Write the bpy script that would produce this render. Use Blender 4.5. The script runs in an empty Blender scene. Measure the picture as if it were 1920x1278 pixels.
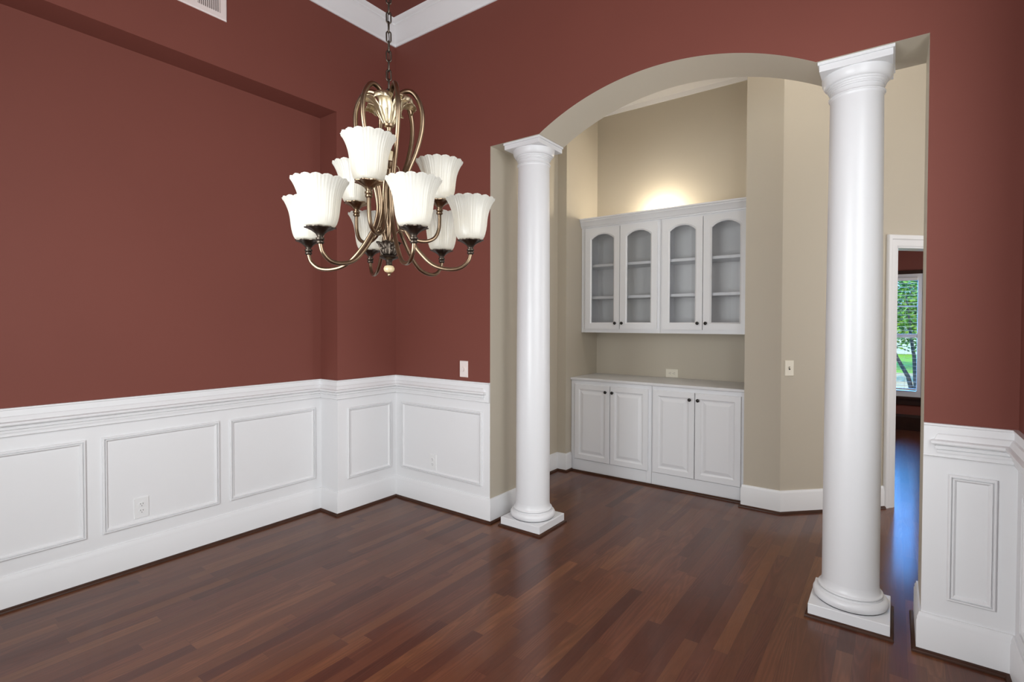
import bpy, bmesh, math, random
from mathutils import Vector
R = math.radians
PI = math.pi
random.seed(7)
SC = bpy.context.scene
COL = SC.collection

# ------------------------------------------------------------------ camera
CAM_H = 1.45
cam_data = bpy.data.cameras.new('camera')
cam = bpy.data.objects.new('camera', cam_data)
COL.objects.link(cam)
cam.location = (0, 0, CAM_H)
cam.rotation_mode = 'ZXY'
YAW, PITCH, ROLL = 36.4177, 0.9861, 0.1397
_fw = Vector((-math.sin(R(YAW)) * math.cos(R(PITCH)), math.cos(R(YAW)) * math.cos(R(PITCH)), -math.sin(R(PITCH))))
_q = _fw.to_track_quat('-Z', 'Y')
cam.rotation_mode = 'QUATERNION'
from mathutils import Quaternion
cam.rotation_quaternion = Quaternion(_fw, -R(ROLL)) @ _q
cam_data.sensor_width = 36.0
cam_data.lens = 970.514 / 1920 * 36.0
cam_data.shift_x = -0.00028
cam_data.shift_y = -0.00802
cam_data.clip_start = 0.02
cam_data.clip_end = 300
SC.camera = cam

# ------------------------------------------------------------------ sky, sun, exposure
SC.view_settings.view_transform = 'Standard'
SC.view_settings.look = 'None'
SC.view_settings.exposure = 0.0
SC.view_settings.gamma = 1.0
SC.view_settings.use_curve_mapping = False
world = bpy.data.worlds.new('sky')
SC.world = world
world.use_nodes = True
wn = world.node_tree.nodes
wn['Background'].inputs[0].default_value = (0.10, 0.38, 1.0, 1)
wn['Background'].inputs[1].default_value = 21.0

def light(name, kind, loc, energy, color, rot=(0, 0, 0), **kw):
    d = bpy.data.lights.new(name, kind)
    d.energy = energy
    d.color = color
    for k, v in kw.items():
        setattr(d, k, v)
    o = bpy.data.objects.new(name, d)
    COL.objects.link(o)
    o.location = loc
    o.rotation_euler = rot
    return o

sun = light('sun', 'SUN', (0, -5, 20), 13.0, (1.0, 0.95, 0.86), (R(28), 0, R(-14)), angle=R(1.5))
# front window daylight behind the camera, and an added side light for the left wall
light('window_daylight', 'AREA', (-1.48, -0.40, 1.62), 80, (0.935, 0.985, 1.0), (R(-90), 0, R(180)),
      shape='RECTANGLE', size=1.44, size_y=1.9)
light('added_side_light', 'AREA', (0.44, 1.30, 2.0), 48, (0.935, 0.985, 1.0), (R(90), 0, R(90)),
      shape='RECTANGLE', size=1.9, size_y=1.8)
# daylight of the foyer entry, set before its added opaque panel
light('entry_daylight', 'AREA', (2.60, 4.62, 1.7), 42, (0.98, 0.98, 1.0), (R(90), 0, R(90)),
      shape='RECTANGLE', size=1.4, size_y=2.5)
# unseen lights added to brighten the foyer walls and the dark far room
light('foyer_fill', 'POINT', (0.10, 3.72, 4.25), 34, (1.0, 0.965, 0.91), shadow_soft_size=0.22)
light('added_far_room_light', 'AREA', (1.20, 7.6, 1.5), 22, (1.0, 0.97, 0.94), (R(90), 0, R(90)),
      shape='RECTANGLE', size=0.9, size_y=1.5)
# uplight lying on top of the wall cabinets
light('cabinet_uplight', 'POINT', (-1.86, 4.93, 2.51), 12, (1.0, 0.90, 0.72), shadow_soft_size=0.035)

# ------------------------------------------------------------------ materials
def newmat(name):
    m = bpy.data.materials.new(name)
    m.use_nodes = True
    nt = m.node_tree
    return m, nt, nt.nodes['Principled BSDF']

def node(nt, typ, **kw):
    n = nt.nodes.new(typ)
    for k, v in kw.items():
        setattr(n, k, v)
    return n

def paint(name, col, rough=0.5, mottle=0.04, scale=3.0, bump=0.0, bscale=350, spec=0.5, coat=0.0):
    m, nt, b = newmat(name)
    tc = node(nt, 'ShaderNodeTexCoord')
    nz = node(nt, 'ShaderNodeTexNoise')
    nz.inputs['Scale'].default_value = scale
    nz.inputs['Detail'].default_value = 3
    nt.links.new(tc.outputs['Object'], nz.inputs['Vector'])
    mx = node(nt, 'ShaderNodeMix', data_type='RGBA')
    mx.inputs[6].default_value = tuple(c * (1 - mottle) for c in col) + (1,)
    mx.inputs[7].default_value = tuple(min(1, c * (1 + mottle)) for c in col) + (1,)
    nt.links.new(nz.outputs['Fac'], mx.inputs[0])
    nt.links.new(mx.outputs[2], b.inputs['Base Color'])
    b.inputs['Roughness'].default_value = rough
    b.inputs['Specular IOR Level'].default_value = spec
    if coat:
        b.inputs['Coat Weight'].default_value = coat
        b.inputs['Coat Roughness'].default_value = 0.15
    if bump:
        n2 = node(nt, 'ShaderNodeTexNoise')
        n2.inputs['Scale'].default_value = bscale
        nt.links.new(tc.outputs['Object'], n2.inputs['Vector'])
        bp = node(nt, 'ShaderNodeBump')
        bp.inputs['Strength'].default_value = bump
        bp.inputs['Distance'].default_value = 0.001
        nt.links.new(n2.outputs['Fac'], bp.inputs['Height'])
        nt.links.new(bp.outputs['Normal'], b.inputs['Normal'])
    return m

def metal(name, col, rough=0.3, dark=0.5, scale=40):
    m = paint(name, col, rough, dark, scale)
    m.node_tree.nodes['Principled BSDF'].inputs['Metallic'].default_value = 1.0
    return m

M = {}
M['white'] = paint('white_semigloss_paint', (0.79, 0.79, 0.80), 0.38, 0.012, 2)
M['column'] = paint('white_gloss_paint', (0.735, 0.735, 0.75), 0.33, 0.01, 2)
M['cabinet'] = paint('white_cabinet_paint', (0.82, 0.825, 0.85), 0.30, 0.012, 2)
M['cabinet_inside'] = paint('white_cabinet_lining', (0.85, 0.85, 0.85), 0.5, 0.012, 2)
M['red'] = paint('brick_red_wall_paint', (0.190, 0.0585, 0.0435), 0.65, 0.06, 1.6, 0.12, 260, spec=0.25)
M['beige'] = paint('beige_wall_paint', (0.53, 0.475, 0.385), 0.6, 0.03, 1.5, 0.1, 260)
M['ceiling_white'] = paint('white_ceiling_paint', (0.75, 0.74, 0.75), 0.8, 0.01, 2)
M['plate_white'] = paint('white_plastic', (0.80, 0.80, 0.80), 0.35, 0.01)
M['plate_pale'] = paint('pink_bleed_plate', (0.82, 0.73, 0.70), 0.4, 0.01)  # pinkish colour bleed from the red wall put into the plate colour
M['plate_cream'] = paint('cream_plastic', (0.80, 0.75, 0.63), 0.35, 0.01)
M['slot'] = paint('dark_slot', (0.03, 0.028, 0.026), 0.6, 0.01)
M['knob'] = paint('black_bronze_knob', (0.012, 0.011, 0.011), 0.25, 0.1)
M['dark_wood'] = paint('dark_stained_wood', (0.030, 0.011, 0.007), 0.35, 0.5, 12)
M['shoe'] = paint('brown_stained_shoe', (0.048, 0.018, 0.009), 0.4, 0.4, 14, spec=0.25)
M['bronze'] = metal('antique_bronze', (0.27, 0.193, 0.127), 0.30, 0.35, 25)
M['brass'] = metal('burnished_brass', (0.50, 0.42, 0.29), 0.40, 0.35, 60)
M['dark_bronze'] = metal('dark_bronze', (0.085, 0.068, 0.055), 0.38, 0.4, 60)
M['lawn'] = paint('lawn_green', (0.055, 0.080, 0.005), 0.9, 0.35, 4, spec=0.03)
M['road'] = paint('pale_concrete', (0.13, 0.085, 0.035), 0.9, 0.1, 2, spec=0.03)
M['bark'] = paint('grey_bark', (0.035, 0.024, 0.016), 0.9, 0.4, 14, spec=0.03)
M['leaf'] = paint('green_leaf', (0.060, 0.080, 0.005), 0.6, 0.55, 3, spec=0.03)
M['leaf_dark'] = paint('dark_green_leaf', (0.020, 0.040, 0.006), 0.6, 0.5, 2, spec=0.03)
M['siding'] = paint('white_siding', (0.26, 0.20, 0.10), 0.7, 0.03, spec=0.03)
M['shingle'] = paint('grey_shingle', (0.15, 0.15, 0.16), 0.9, 0.3, 8, spec=0.03)
M['frosted'] = paint('opaque_white_panel', (0.85, 0.84, 0.82), 0.8, 0.02)  # for opaque panels added in the unseen windows and entry
M['blind'] = paint('white_blind_slat', (0.80, 0.80, 0.80), 0.4, 0.01)

def glass_mat():
    m = bpy.data.materials.new('clear_pane_glass')
    m.use_nodes = True
    nt = m.node_tree
    nt.nodes.clear()
    out = node(nt, 'ShaderNodeOutputMaterial')
    tr = node(nt, 'ShaderNodeBsdfTransparent')
    tr.inputs[0].default_value = (0.99, 0.99, 0.99, 1)
    gl = node(nt, 'ShaderNodeBsdfGlossy')
    gl.inputs['Roughness'].default_value = 0.02
    fr = node(nt, 'ShaderNodeFresnel')
    fr.inputs[0].default_value = 1.45
    mx = node(nt, 'ShaderNodeMixShader')
    nt.links.new(fr.outputs[0], mx.inputs[0])
    nt.links.new(tr.outputs[0], mx.inputs[1])
    nt.links.new(gl.outputs[0], mx.inputs[2])
    nt.links.new(mx.outputs[0], out.inputs[0])
    return m
M['glass'] = glass_mat()

def shade_mat(name, col, emit, ecol):
    m = bpy.data.materials.new(name)
    m.use_nodes = True
    nt = m.node_tree
    nt.nodes.clear()
    out = node(nt, 'ShaderNodeOutputMaterial')
    tl = node(nt, 'ShaderNodeBsdfTranslucent')
    tl.inputs[0].default_value = col + (1,)
    df = node(nt, 'ShaderNodeBsdfDiffuse')
    df.inputs[0].default_value = col + (1,)
    gl = node(nt, 'ShaderNodeBsdfGlossy')
    gl.inputs['Roughness'].default_value = 0.25
    em = node(nt, 'ShaderNodeEmission')
    em.inputs[0].default_value = ecol + (1,)
    em.inputs[1].default_value = emit
    m1 = node(nt, 'ShaderNodeMixShader')
    m1.inputs[0].default_value = 0.5
    nt.links.new(tl.outputs[0], m1.inputs[1])
    nt.links.new(df.outputs[0], m1.inputs[2])
    m2 = node(nt, 'ShaderNodeMixShader')
    m2.inputs[0].default_value = 0.05
    nt.links.new(m1.outputs[0], m2.inputs[1])
    nt.links.new(gl.outputs[0], m2.inputs[2])
    ad = node(nt, 'ShaderNodeAddShader')
    nt.links.new(m2.outputs[0], ad.inputs[0])
    nt.links.new(em.outputs[0], ad.inputs[1])
    nt.links.new(ad.outputs[0], out.inputs[0])
    return m
M['shade'] = shade_mat('frosted_ribbed_glass', (0.69, 0.675, 0.63), 0.03, (1.0, 0.95, 0.86))
M['bulb'] = shade_mat('lit_bulb', (0.9, 0.88, 0.8), 2.0, (1.0, 0.88, 0.68))
M['amber'] = shade_mat('cream_glass', (0.80, 0.68, 0.45), 0.0, (1, 1, 1))

def floor_mat():
    m, nt, b = newmat('stained_oak_strip_floor')
    L = nt.links.new
    def math_(op, a, b_=None, c=None):
        n = node(nt, 'ShaderNodeMath', operation=op)
        for i, v in enumerate((a, b_, c)):
            if v is None:
                continue
            if isinstance(v, (int, float)):
                n.inputs[i].default_value = v
            else:
                L(v, n.inputs[i])
        return n.outputs[0]
    tc = node(nt, 'ShaderNodeTexCoord')
    sp = node(nt, 'ShaderNodeSeparateXYZ')
    L(tc.outputs['Object'], sp.inputs[0])
    X, Y = sp.outputs[0], sp.outputs[1]
    W = 0.0635
    xs = math_('DIVIDE', X, W)
    row = math_('FLOOR', xs)
    fx = math_('FRACT', xs)
    wr = node(nt, 'ShaderNodeTexWhiteNoise', noise_dimensions='1D')
    L(row, wr.inputs['W'])
    ln = math_('MULTIPLY_ADD', wr.outputs['Value'], 0.55, 0.55)
    off = math_('MULTIPLY', wr.outputs['Value'], 37.7)
    ys = math_('ADD', math_('DIVIDE', Y, ln), off)
    idx = math_('FLOOR', ys)
    fy = math_('FRACT', ys)
    cb = node(nt, 'ShaderNodeCombineXYZ')
    L(row, cb.inputs[0])
    L(idx, cb.inputs[1])
    wb = node(nt, 'ShaderNodeTexWhiteNoise', noise_dimensions='3D')
    L(cb.outputs[0], wb.inputs['Vector'])
    ramp = node(nt, 'ShaderNodeValToRGB')
    cr = ramp.color_ramp
    cr.elements[0].position = 0.0
    cr.elements[0].color = (0.0577, 0.0203, 0.0117, 1)
    cr.elements[1].position = 1.0
    cr.elements[1].color = (0.1310, 0.0494, 0.0252, 1)
    for p_, c_ in ((0.12, (0.0756, 0.0263, 0.0150, 1)), (0.5, (0.0924, 0.0325, 0.0181, 1)), (0.85, (0.1075, 0.0387, 0.0206, 1))):
        e = cr.elements.new(p_)
        e.color = c_
    L(wb.outputs['Value'], ramp.inputs[0])
    # grain: coordinates stretched along the board and shifted per board
    gx = math_('MULTIPLY_ADD', X, 38.0, math_('MULTIPLY', wb.outputs['Value'], 91.0))
    gy = math_('MULTIPLY_ADD', Y, 2.6, math_('MULTIPLY', wr.outputs['Value'], 53.0))
    gc = node(nt, 'ShaderNodeCombineXYZ')
    L(gx, gc.inputs[0])
    L(gy, gc.inputs[1])
    n1 = node(nt, 'ShaderNodeTexNoise')
    n1.inputs['Scale'].default_value = 1.0
    n1.inputs['Detail'].default_value = 5
    n1.inputs['Distortion'].default_value = 0.8
    L(gc.outputs[0], n1.inputs['Vector'])
    # cathedral rings from a slow noise
    n2 = node(nt, 'ShaderNodeTexNoise')
    n2.inputs['Scale'].default_value = 0.22
    n2.inputs['Detail'].default_value = 2
    n2.inputs['Roughness'].default_value = 0.3
    L(gc.outputs[0], n2.inputs['Vector'])
    ring = math_('FRACT', math_('MULTIPLY_ADD', n2.outputs['Fac'], 21.0, math_('MULTIPLY', n1.outputs['Fac'], 1.1)))
    ringv = math_('POWER', math_('MULTIPLY', math_('ABSOLUTE', math_('SUBTRACT', ring, 0.5)), 2.0), 1.6)
    # only some boards are flat-sawn and show the rings
    wc = node(nt, 'ShaderNodeSeparateColor')
    L(wb.outputs['Color'], wc.inputs[0])
    flat = math_('MULTIPLY_ADD', math_('GREATER_THAN', wc.outputs[1], 0.5), 0.22, 0.10)
    # soft blotches of stain
    n3 = node(nt, 'ShaderNodeTexNoise')
    n3.inputs['Scale'].default_value = 0.11
    n3.inputs['Detail'].default_value = 2
    L(gc.outputs[0], n3.inputs['Vector'])
    pc = node(nt, 'ShaderNodeCombineXYZ')
    L(math_('MULTIPLY', gx, 9.0), pc.inputs[0])
    L(math_('MULTIPLY', gy, 5.0), pc.inputs[1])
    n4 = node(nt, 'ShaderNodeTexNoise')
    n4.inputs['Scale'].default_value = 1.0
    n4.inputs['Detail'].default_value = 2
    L(pc.outputs[0], n4.inputs['Vector'])
    g = math_('ADD', math_('ADD', math_('ADD', math_('MULTIPLY', n1.outputs['Fac'], 0.34), math_('MULTIPLY', n4.outputs['Fac'], 0.34)), math_('MULTIPLY', ringv, flat)), math_('MULTIPLY', n3.outputs['Fac'], 0.75))
    gr = node(nt, 'ShaderNodeMapRange')
    gr.inputs['From Min'].default_value = 0.35
    gr.inputs['From Max'].default_value = 1.20
    gr.inputs['To Min'].default_value = 0.58
    gr.inputs['To Max'].default_value = 1.42
    L(g, gr.inputs['Value'])
    hue = node(nt, 'ShaderNodeMix', data_type='RGBA')
    hue.inputs[6].default_value = (1.08, 0.94, 0.98, 1)
    hue.inputs[7].default_value = (1.05, 1.03, 0.90, 1)
    L(wc.outputs[0], hue.inputs[0])
    tint = node(nt, 'ShaderNodeVectorMath', operation='MULTIPLY')
    L(ramp.outputs[0], tint.inputs[0])
    L(hue.outputs[2], tint.inputs[1])
    mul = node(nt, 'ShaderNodeVectorMath', operation='SCALE')
    L(tint.outputs[0], mul.inputs[0])
    L(gr.outputs[0], mul.inputs['Scale'])
    # thin dark seams between strips
    ex = math_('LESS_THAN', math_('MINIMUM', fx, math_('SUBTRACT', 1.0, fx)), 0.012)
    ey = math_('LESS_THAN', math_('MULTIPLY', math_('MINIMUM', fy, math_('SUBTRACT', 1.0, fy)), ln), 0.0009)
    seam = math_('MAXIMUM', ex, ey)
    mx = node(nt, 'ShaderNodeMix', data_type='RGBA')
    mx.inputs[7].default_value = (0.018, 0.008, 0.006, 1)
    L(math_('MULTIPLY', seam, 0.35), mx.inputs[0])
    L(mul.outputs[0], mx.inputs[6])
    L(mx.outputs[2], b.inputs['Base Color'])
    rg = math_('MULTIPLY_ADD', n1.outputs['Fac'], 0.10, 0.27)
    L(rg, b.inputs['Roughness'])
    b.inputs['Specular IOR Level'].default_value = 0.20
    b.inputs['Coat Weight'].default_value = 0.28
    b.inputs['Coat Roughness'].default_value = 0.13
    bp = node(nt, 'ShaderNodeBump')
    bp.inputs['Strength'].default_value = 0.12
    bp.inputs['Distance'].default_value = 0.0015
    L(math_('SUBTRACT', n1.outputs['Fac'], math_('MULTIPLY', seam, 0.8)), bp.inputs['Height'])
    L(bp.outputs['Normal'], b.inputs['Normal'])
    return m
M['floor'] = floor_mat()

# ------------------------------------------------------------------ mesh helpers
class MB:
    def __init__(self):
        self.v, self.f, self.m = [], [], []

    def add(self, verts, faces, mi=0):
        o = len(self.v)
        self.v += [tuple(p) for p in verts]
        for k, f in enumerate(faces):
            self.f.append(tuple(i + o for i in f))
            self.m.append(mi)
        return self

    def box(self, x0, x1, y0, y1, z0, z1, mi=0):
        return self.prism([(x0, y0), (x1, y0), (x1, y1), (x0, y1)], z0, z1, mi)

    def prism(self, pts, z0, z1, mi=0):
        n = len(pts)
        v = [(x, y, z0) for x, y in pts] + [(x, y, z1) for x, y in pts]
        f = [(i, (i + 1) % n, n + (i + 1) % n, n + i) for i in range(n)] + [tuple(range(n))[::-1], tuple(range(n, 2 * n))]
        return self.add(v, f, mi)

    def sweep(self, prof, path, mp, closed=False, mi=0):
        """prof: closed outline of (offset to the left of the path, height); path: 2-D points; mp(a, b, h) -> xyz. Mitred."""
        n, k = len(path), len(prof)
        nor = []
        segs = n if closed else n - 1
        for i in range(segs):
            a, b = path[i], path[(i + 1) % n]
            l = math.hypot(b[0] - a[0], b[1] - a[1])
            nor.append((-(b[1] - a[1]) / l, (b[0] - a[0]) / l))
        v = []
        for i in range(n):
            if closed:
                p, q = nor[i - 1], nor[i]
            else:
                p, q = nor[max(i - 1, 0)], nor[min(i, segs - 1)]
            s = 1 + p[0] * q[0] + p[1] * q[1]
            mxx, myy = (p[0] + q[0]) / s, (p[1] + q[1]) / s
            for u, h in prof:
                v.append(mp(path[i][0] + mxx * u, path[i][1] + myy * u, h))
        f = []
        for i in range(segs):
            j = (i + 1) % n
            for e in range(k):
                g = (e + 1) % k
                f.append((i * k + e, j * k + e, j * k + g, i * k + g))
        if not closed:
            f += [tuple(range(k)), tuple(range((n - 1) * k, n * k))[::-1]]
        return self.add(v, f, mi)

    def lathe(self, prof, c=(0, 0, 0), seg=32, mi=0, rm=None, zm=None, cap=False):
        v, f = [], []
        for i, (r, z) in enumerate(prof):
            for s in range(seg):
                t = 2 * PI * s / seg
                rr = r * (rm(t, i) if rm else 1)
                zz = z + (zm(t, i) if zm else 0)
                v.append((c[0] + rr * math.cos(t), c[1] + rr * math.sin(t), c[2] + zz))
        for i in range(len(prof) - 1):
            for s in range(seg):
                t = (s + 1) % seg
                f.append((i * seg + s, i * seg + t, (i + 1) * seg + t, (i + 1) * seg + s))
        if cap:
            f += [tuple(range(seg))[::-1], tuple(range((len(prof) - 1) * seg, len(prof) * seg))]
        return self.add(v, f, mi)

    def tube(self, pts, rad, seg=10, mi=0, cap=True, closed=False):
        P = [Vector(p) for p in pts]
        n = len(P)
        rf = rad if callable(rad) else (lambda t: rad)
        v, f = [], []
        up = None
        for i in range(n):
            if closed:
                d = P[(i + 1) % n] - P[i - 1]
            else:
                d = P[min(i + 1, n - 1)] - P[max(i - 1, 0)]
            d.normalize()
            if up is None:
                up = Vector((0, 0, 1)) if abs(d.z) < 0.9 else Vector((0, 1, 0))
            x = d.cross(up)
            x.normalize()
            up = x.cross(d)
            up.normalize()
            r = rf(i / (n - 1))
            for s in range(seg):
                a = 2 * PI * s / seg
                v.append(P[i] + x * (r * math.cos(a)) + up * (r * math.sin(a)))
        for i in range(n if closed else n - 1):
            j = (i + 1) % n
            for s in range(seg):
                t = (s + 1) % seg
                f.append((i * seg + s, i * seg + t, j * seg + t, j * seg + s))
        if cap and not closed:
            f += [tuple(range(seg))[::-1], tuple(range((n - 1) * seg, n * seg))]
        return self.add(v, f, mi)

    def build(self, name, mats, parent=None, smooth=None, bevel=0.0, world=True):
        if not isinstance(mats, (list, tuple)):
            mats = [mats]
        ox, oy, oz = origin(parent) if (parent and world) else (0, 0, 0)
        me = bpy.data.meshes.new(name)
        me.from_pydata([(x - ox, y - oy, z - oz) for x, y, z in self.v], [], self.f)
        for mt in mats:
            me.materials.append(mt)
        for p, mi in zip(me.polygons, self.m):
            p.material_index = mi
        bm = bmesh.new()
        bm.from_mesh(me)
        bmesh.ops.remove_doubles(bm, verts=bm.verts, dist=1e-6)
        bmesh.ops.recalc_face_normals(bm, faces=bm.faces)
        bm.to_mesh(me)
        bm.free()
        if smooth:
            for p in me.polygons:
                p.use_smooth = True
            me.set_sharp_from_angle(angle=R(smooth))
        o = bpy.data.objects.new(name, me)
        COL.objects.link(o)
        if parent:
            o.parent = parent
        if bevel:
            b = o.modifiers.new('bevel', 'BEVEL')
            b.width = bevel
            b.segments = 2
            b.limit_method = 'ANGLE'
            b.harden_normals = False
        return o

def origin(o):
    x = y = z = 0
    while o:
        x += o.location.x
        y += o.location.y
        z += o.location.z
        o = o.parent
    return x, y, z

def tag(o, label, cat, group=None, kind=None):
    o['label'] = label
    o['category'] = cat
    if group:
        o['group'] = group
    if kind:
        o['kind'] = kind
    return o

def thing(name, label, cat, loc, group=None):
    o = bpy.data.objects.new(name, None)
    o.empty_display_size = 0.05
    COL.objects.link(o)
    o.location = loc
    return tag(o, label, cat, group)

def struct(o, label, cat):
    return tag(o, label, cat, kind='structure')

XY = lambda a, b, h: (a, b, h)

def smooth_path(pts, n=8, closed=False):
    """Catmull-Rom through the points (tuples of any size)."""
    out = []
    N = len(pts)
    for i in range(N if closed else N - 1):
        p = [pts[(i + k) % N] if closed else pts[min(max(i + k, 0), N - 1)] for k in (-1, 0, 1, 2)]
        for s in range(n):
            t = s / n
            out.append(tuple(0.5 * (2 * b + (c - a) * t + (2 * a - 5 * b + 4 * c - d) * t * t + (-a + 3 * b - 3 * c + d) * t ** 3)
                             for a, b, c, d in zip(*p)))
    if not closed:
        out.append(tuple(pts[-1]))
    return out

# ------------------------------------------------------------------ dimensions (metres; camera stands at x=0, y=0)
XP, XR = -3.372, -3.583          # left wall pier face, recessed face
YR0, YR1 = 0.20, 2.352           # recess ends
YB, YK = 2.922, 3.249            # arch wall front and back faces
XL, XO = -2.355, 0.1107          # opening jambs
XW = 0.415                       # right wall
YF = -0.37                       # front wall (behind the camera)
ZO = 2.727                       # opening head over the columns
ZS = 3.03                        # recess head
ZC = 3.885                       # dining ceiling
ZD = 0.95                        # change of paint behind the chair rail
RAIL0, RAIL1 = 0.877, 1.021
BASE = 0.176
NXL, NXR, NY = -2.59, -0.953, 5.05   # niche
SY = 4.40                        # niche front strip plane
FXL = -2.69                      # foyer left wall
ZF = 3.69                        # niche ceiling
ZT = 4.60                        # foyer ceiling

# ------------------------------------------------------------------ floor and ceilings
struct(MB().box(-3.8, 3.0, -0.7, 9.12, -0.12, 0.0).build('floor', M['floor']), 'dark brown stained oak strip floor running through the rooms', 'floor')
struct(MB().box(-3.8, 0.7, -0.7, YB, ZC, ZC + 0.12).build('ceiling_dining', M['red']), 'brick red ceiling over the dining room', 'ceiling')
struct(MB().box(-3.0, 2.8, YB, 6.2, ZT, ZT + 0.12).build('ceiling_foyer', M['ceiling_white']), 'high white ceiling over the foyer', 'ceiling')
struct(MB().box(NXL, NXR, SY, NY, ZF, ZF + 0.02).build('ceiling_niche', M['ceiling_white']), 'white ceiling inside the cabinet niche', 'ceiling')

# ------------------------------------------------------------------ walls of the dining room
def two_tone(mb, pts, z1=ZC):
    mb.prism(pts, 0, ZD, 1)
    mb.prism(pts, ZD, z1, 0)
rect = lambda x0, x1, y0, y1: [(x0, y0), (x1, y0), (x1, y1), (x0, y1)]
w = MB()
two_tone(w, rect(-3.72, XP, YR1, YK))
two_tone(w, rect(-3.72, XP, -0.6, YR0))
two_tone(w, rect(-3.72, XR, YR0, YR1), ZS)
w.box(-3.72, XP, YR0, YR1, ZS, ZC, 0)
struct(w.build('wall_left', [M['red'], M['white']]), 'brick red wall with a shallow recess above white wainscot', 'wall')

# arch wall
AXL, AXR, AZ = -1.935, -0.322, 2.945
ahw = (AXR - AXL) / 2
acx = (AXL + AXR) / 2
arad = (ahw ** 2 + (AZ - ZO) ** 2) / (2 * (AZ - ZO))
w = MB()
xs = [XL, AXL] + [AXL + (AXR - AXL) * i / 96 for i in range(1, 96)] + [AXR, XO]
zs = [ZO if (x <= AXL + 1e-6 or x >= AXR - 1e-6) else AZ - arad + math.sqrt(arad ** 2 - (x - acx) ** 2) for x in xs]
for (x0, z0), (x1, z1) in zip(list(zip(xs, zs))[:-1], list(zip(xs, zs))[1:]):
    w.add([(x0, YB, z0), (x1, YB, z1), (x1, YB, ZC), (x0, YB, ZC)], [(0, 1, 2, 3)], 0)
    w.add([(x0, YK, z0), (x1, YK, z1), (x1, YK, ZC), (x0, YK, ZC)], [(0, 1, 2, 3)], 2)
    w.add([(x0, YB, z0), (x1, YB, z1), (x1, YK, z1), (x0, YK, z0)], [(0, 1, 2, 3)], 2)
def pier(x0, x1, jx):
    for z0, z1, mi in ((0, ZD, 1), (ZD, ZO, 0), (ZO, ZC, 0)):
        w.add([(x0, YB, z0), (x1, YB, z0), (x1, YB, z1), (x0, YB, z1)], [(0, 1, 2, 3)], mi)
    for xe in (x0, x1):
        w.add([(xe, YB, 0), (xe, YK, 0), (xe, YK, ZC if xe != jx else ZO), (xe, YB, ZC if xe != jx else ZO)], [(0, 1, 2, 3)], 2)
    w.add([(x0, YK, 0), (x1, YK, 0), (x1, YK, ZC), (x0, YK, ZC)], [(0, 1, 2, 3)], 2)
pier(-3.72, XL, XL)
pier(XO, 2.75, XO)
w.box(-3.72, 2.75, YB + 0.01, YK, ZC, ZT, 2)
o = w.build('wall_back', [M['red'], M['white'], M['beige']])
struct(o, 'brick red wall with the wide arched opening and beige soffit', 'wall')

w = MB()
two_tone(w, rect(XW, 0.62, -0.6, 0.30))
two_tone(w, rect(XW, 0.62, 2.30, YB))
w.box(XW, 0.62, 0.30, 2.30, 0, ZD, 1)
w.box(XW, 0.62, 0.30, 2.30, ZD, 1.06, 0)
w.box(XW, 0.62, 0.30, 2.30, 2.94, ZC, 0)
struct(w.build('wall_right', [M['red'], M['white']]), 'brick red side wall at the right edge of the view', 'wall')
w = MB()
for a, b, c, d_ in ((-3.72, -2.26, 0, ZC), (-0.70, 0.62, 0, ZC)):
    two_tone(w, rect(a, b, -0.6, YF))
w.box(-2.26, -0.70, -0.6, YF, 0, 0.6, 1)
w.box(-2.26, -0.70, -0.6, YF, 2.6, ZC, 0)
struct(w.build('wall_front', [M['red'], M['white']]), 'brick red window wall facing the archway', 'wall')

# window behind the camera
w = MB()
for a, b in ((-2.26, -2.19), (-1.51, -1.45), (-0.77, -0.70)):
    w.box(a, b, -0.52, -0.44, 0.6, 2.6)
for a, b in ((0.6, 0.67), (1.57, 1.63), (2.53, 2.6)):
    w.box(-2.26, -0.70, -0.52, -0.44, a, b)
w.sweep([(0, 0), (0.09, 0), (0.09, 0.02), (0, 0.014)], [(-2.26, 0.6), (-2.26, 2.6), (-0.70, 2.6), (-0.70, 0.6)],
        lambda a, b, h: (a, YF + h, b), closed=True)
w2 = w.build('window_1', M['white'])
struct(w2, 'white framed double window in the front wall', 'window')
MB().box(-2.2, -0.75, -0.47, -0.465, 0.65, 2.55).build('added_shade', M['frosted'], w2)  # opaque panel added behind the light to block the blue sky
w = MB()  # side window added to carry the light for the left wall
for a, b in ((0.30, 0.37), (1.27, 1.33), (2.23, 2.30)):
    w.box(0.50, 0.58, a, b, 1.06, 2.94)
for a, b in ((1.06, 1.13), (1.97, 2.03), (2.87, 2.94)):
    w.box(0.50, 0.58, 0.30, 2.30, a, b)
w.sweep([(0, 0), (0.09, 0), (0.09, 0.02), (0, 0.014)], [(0.30, 1.06), (0.30, 2.94), (2.30, 2.94), (2.30, 1.06)],
        lambda a, b, h: (XW - h, a, b), closed=True)
w3 = w.build('added_window_3', M['white'])
struct(w3, 'added unseen white framed double window in the right side wall', 'window')
MB().box(0.52, 0.525, 0.35, 2.25, 1.10, 2.90).build('added_shade', M['frosted'], w3)  # added opaque panel, keeps blue sky out of the side opening

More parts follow.
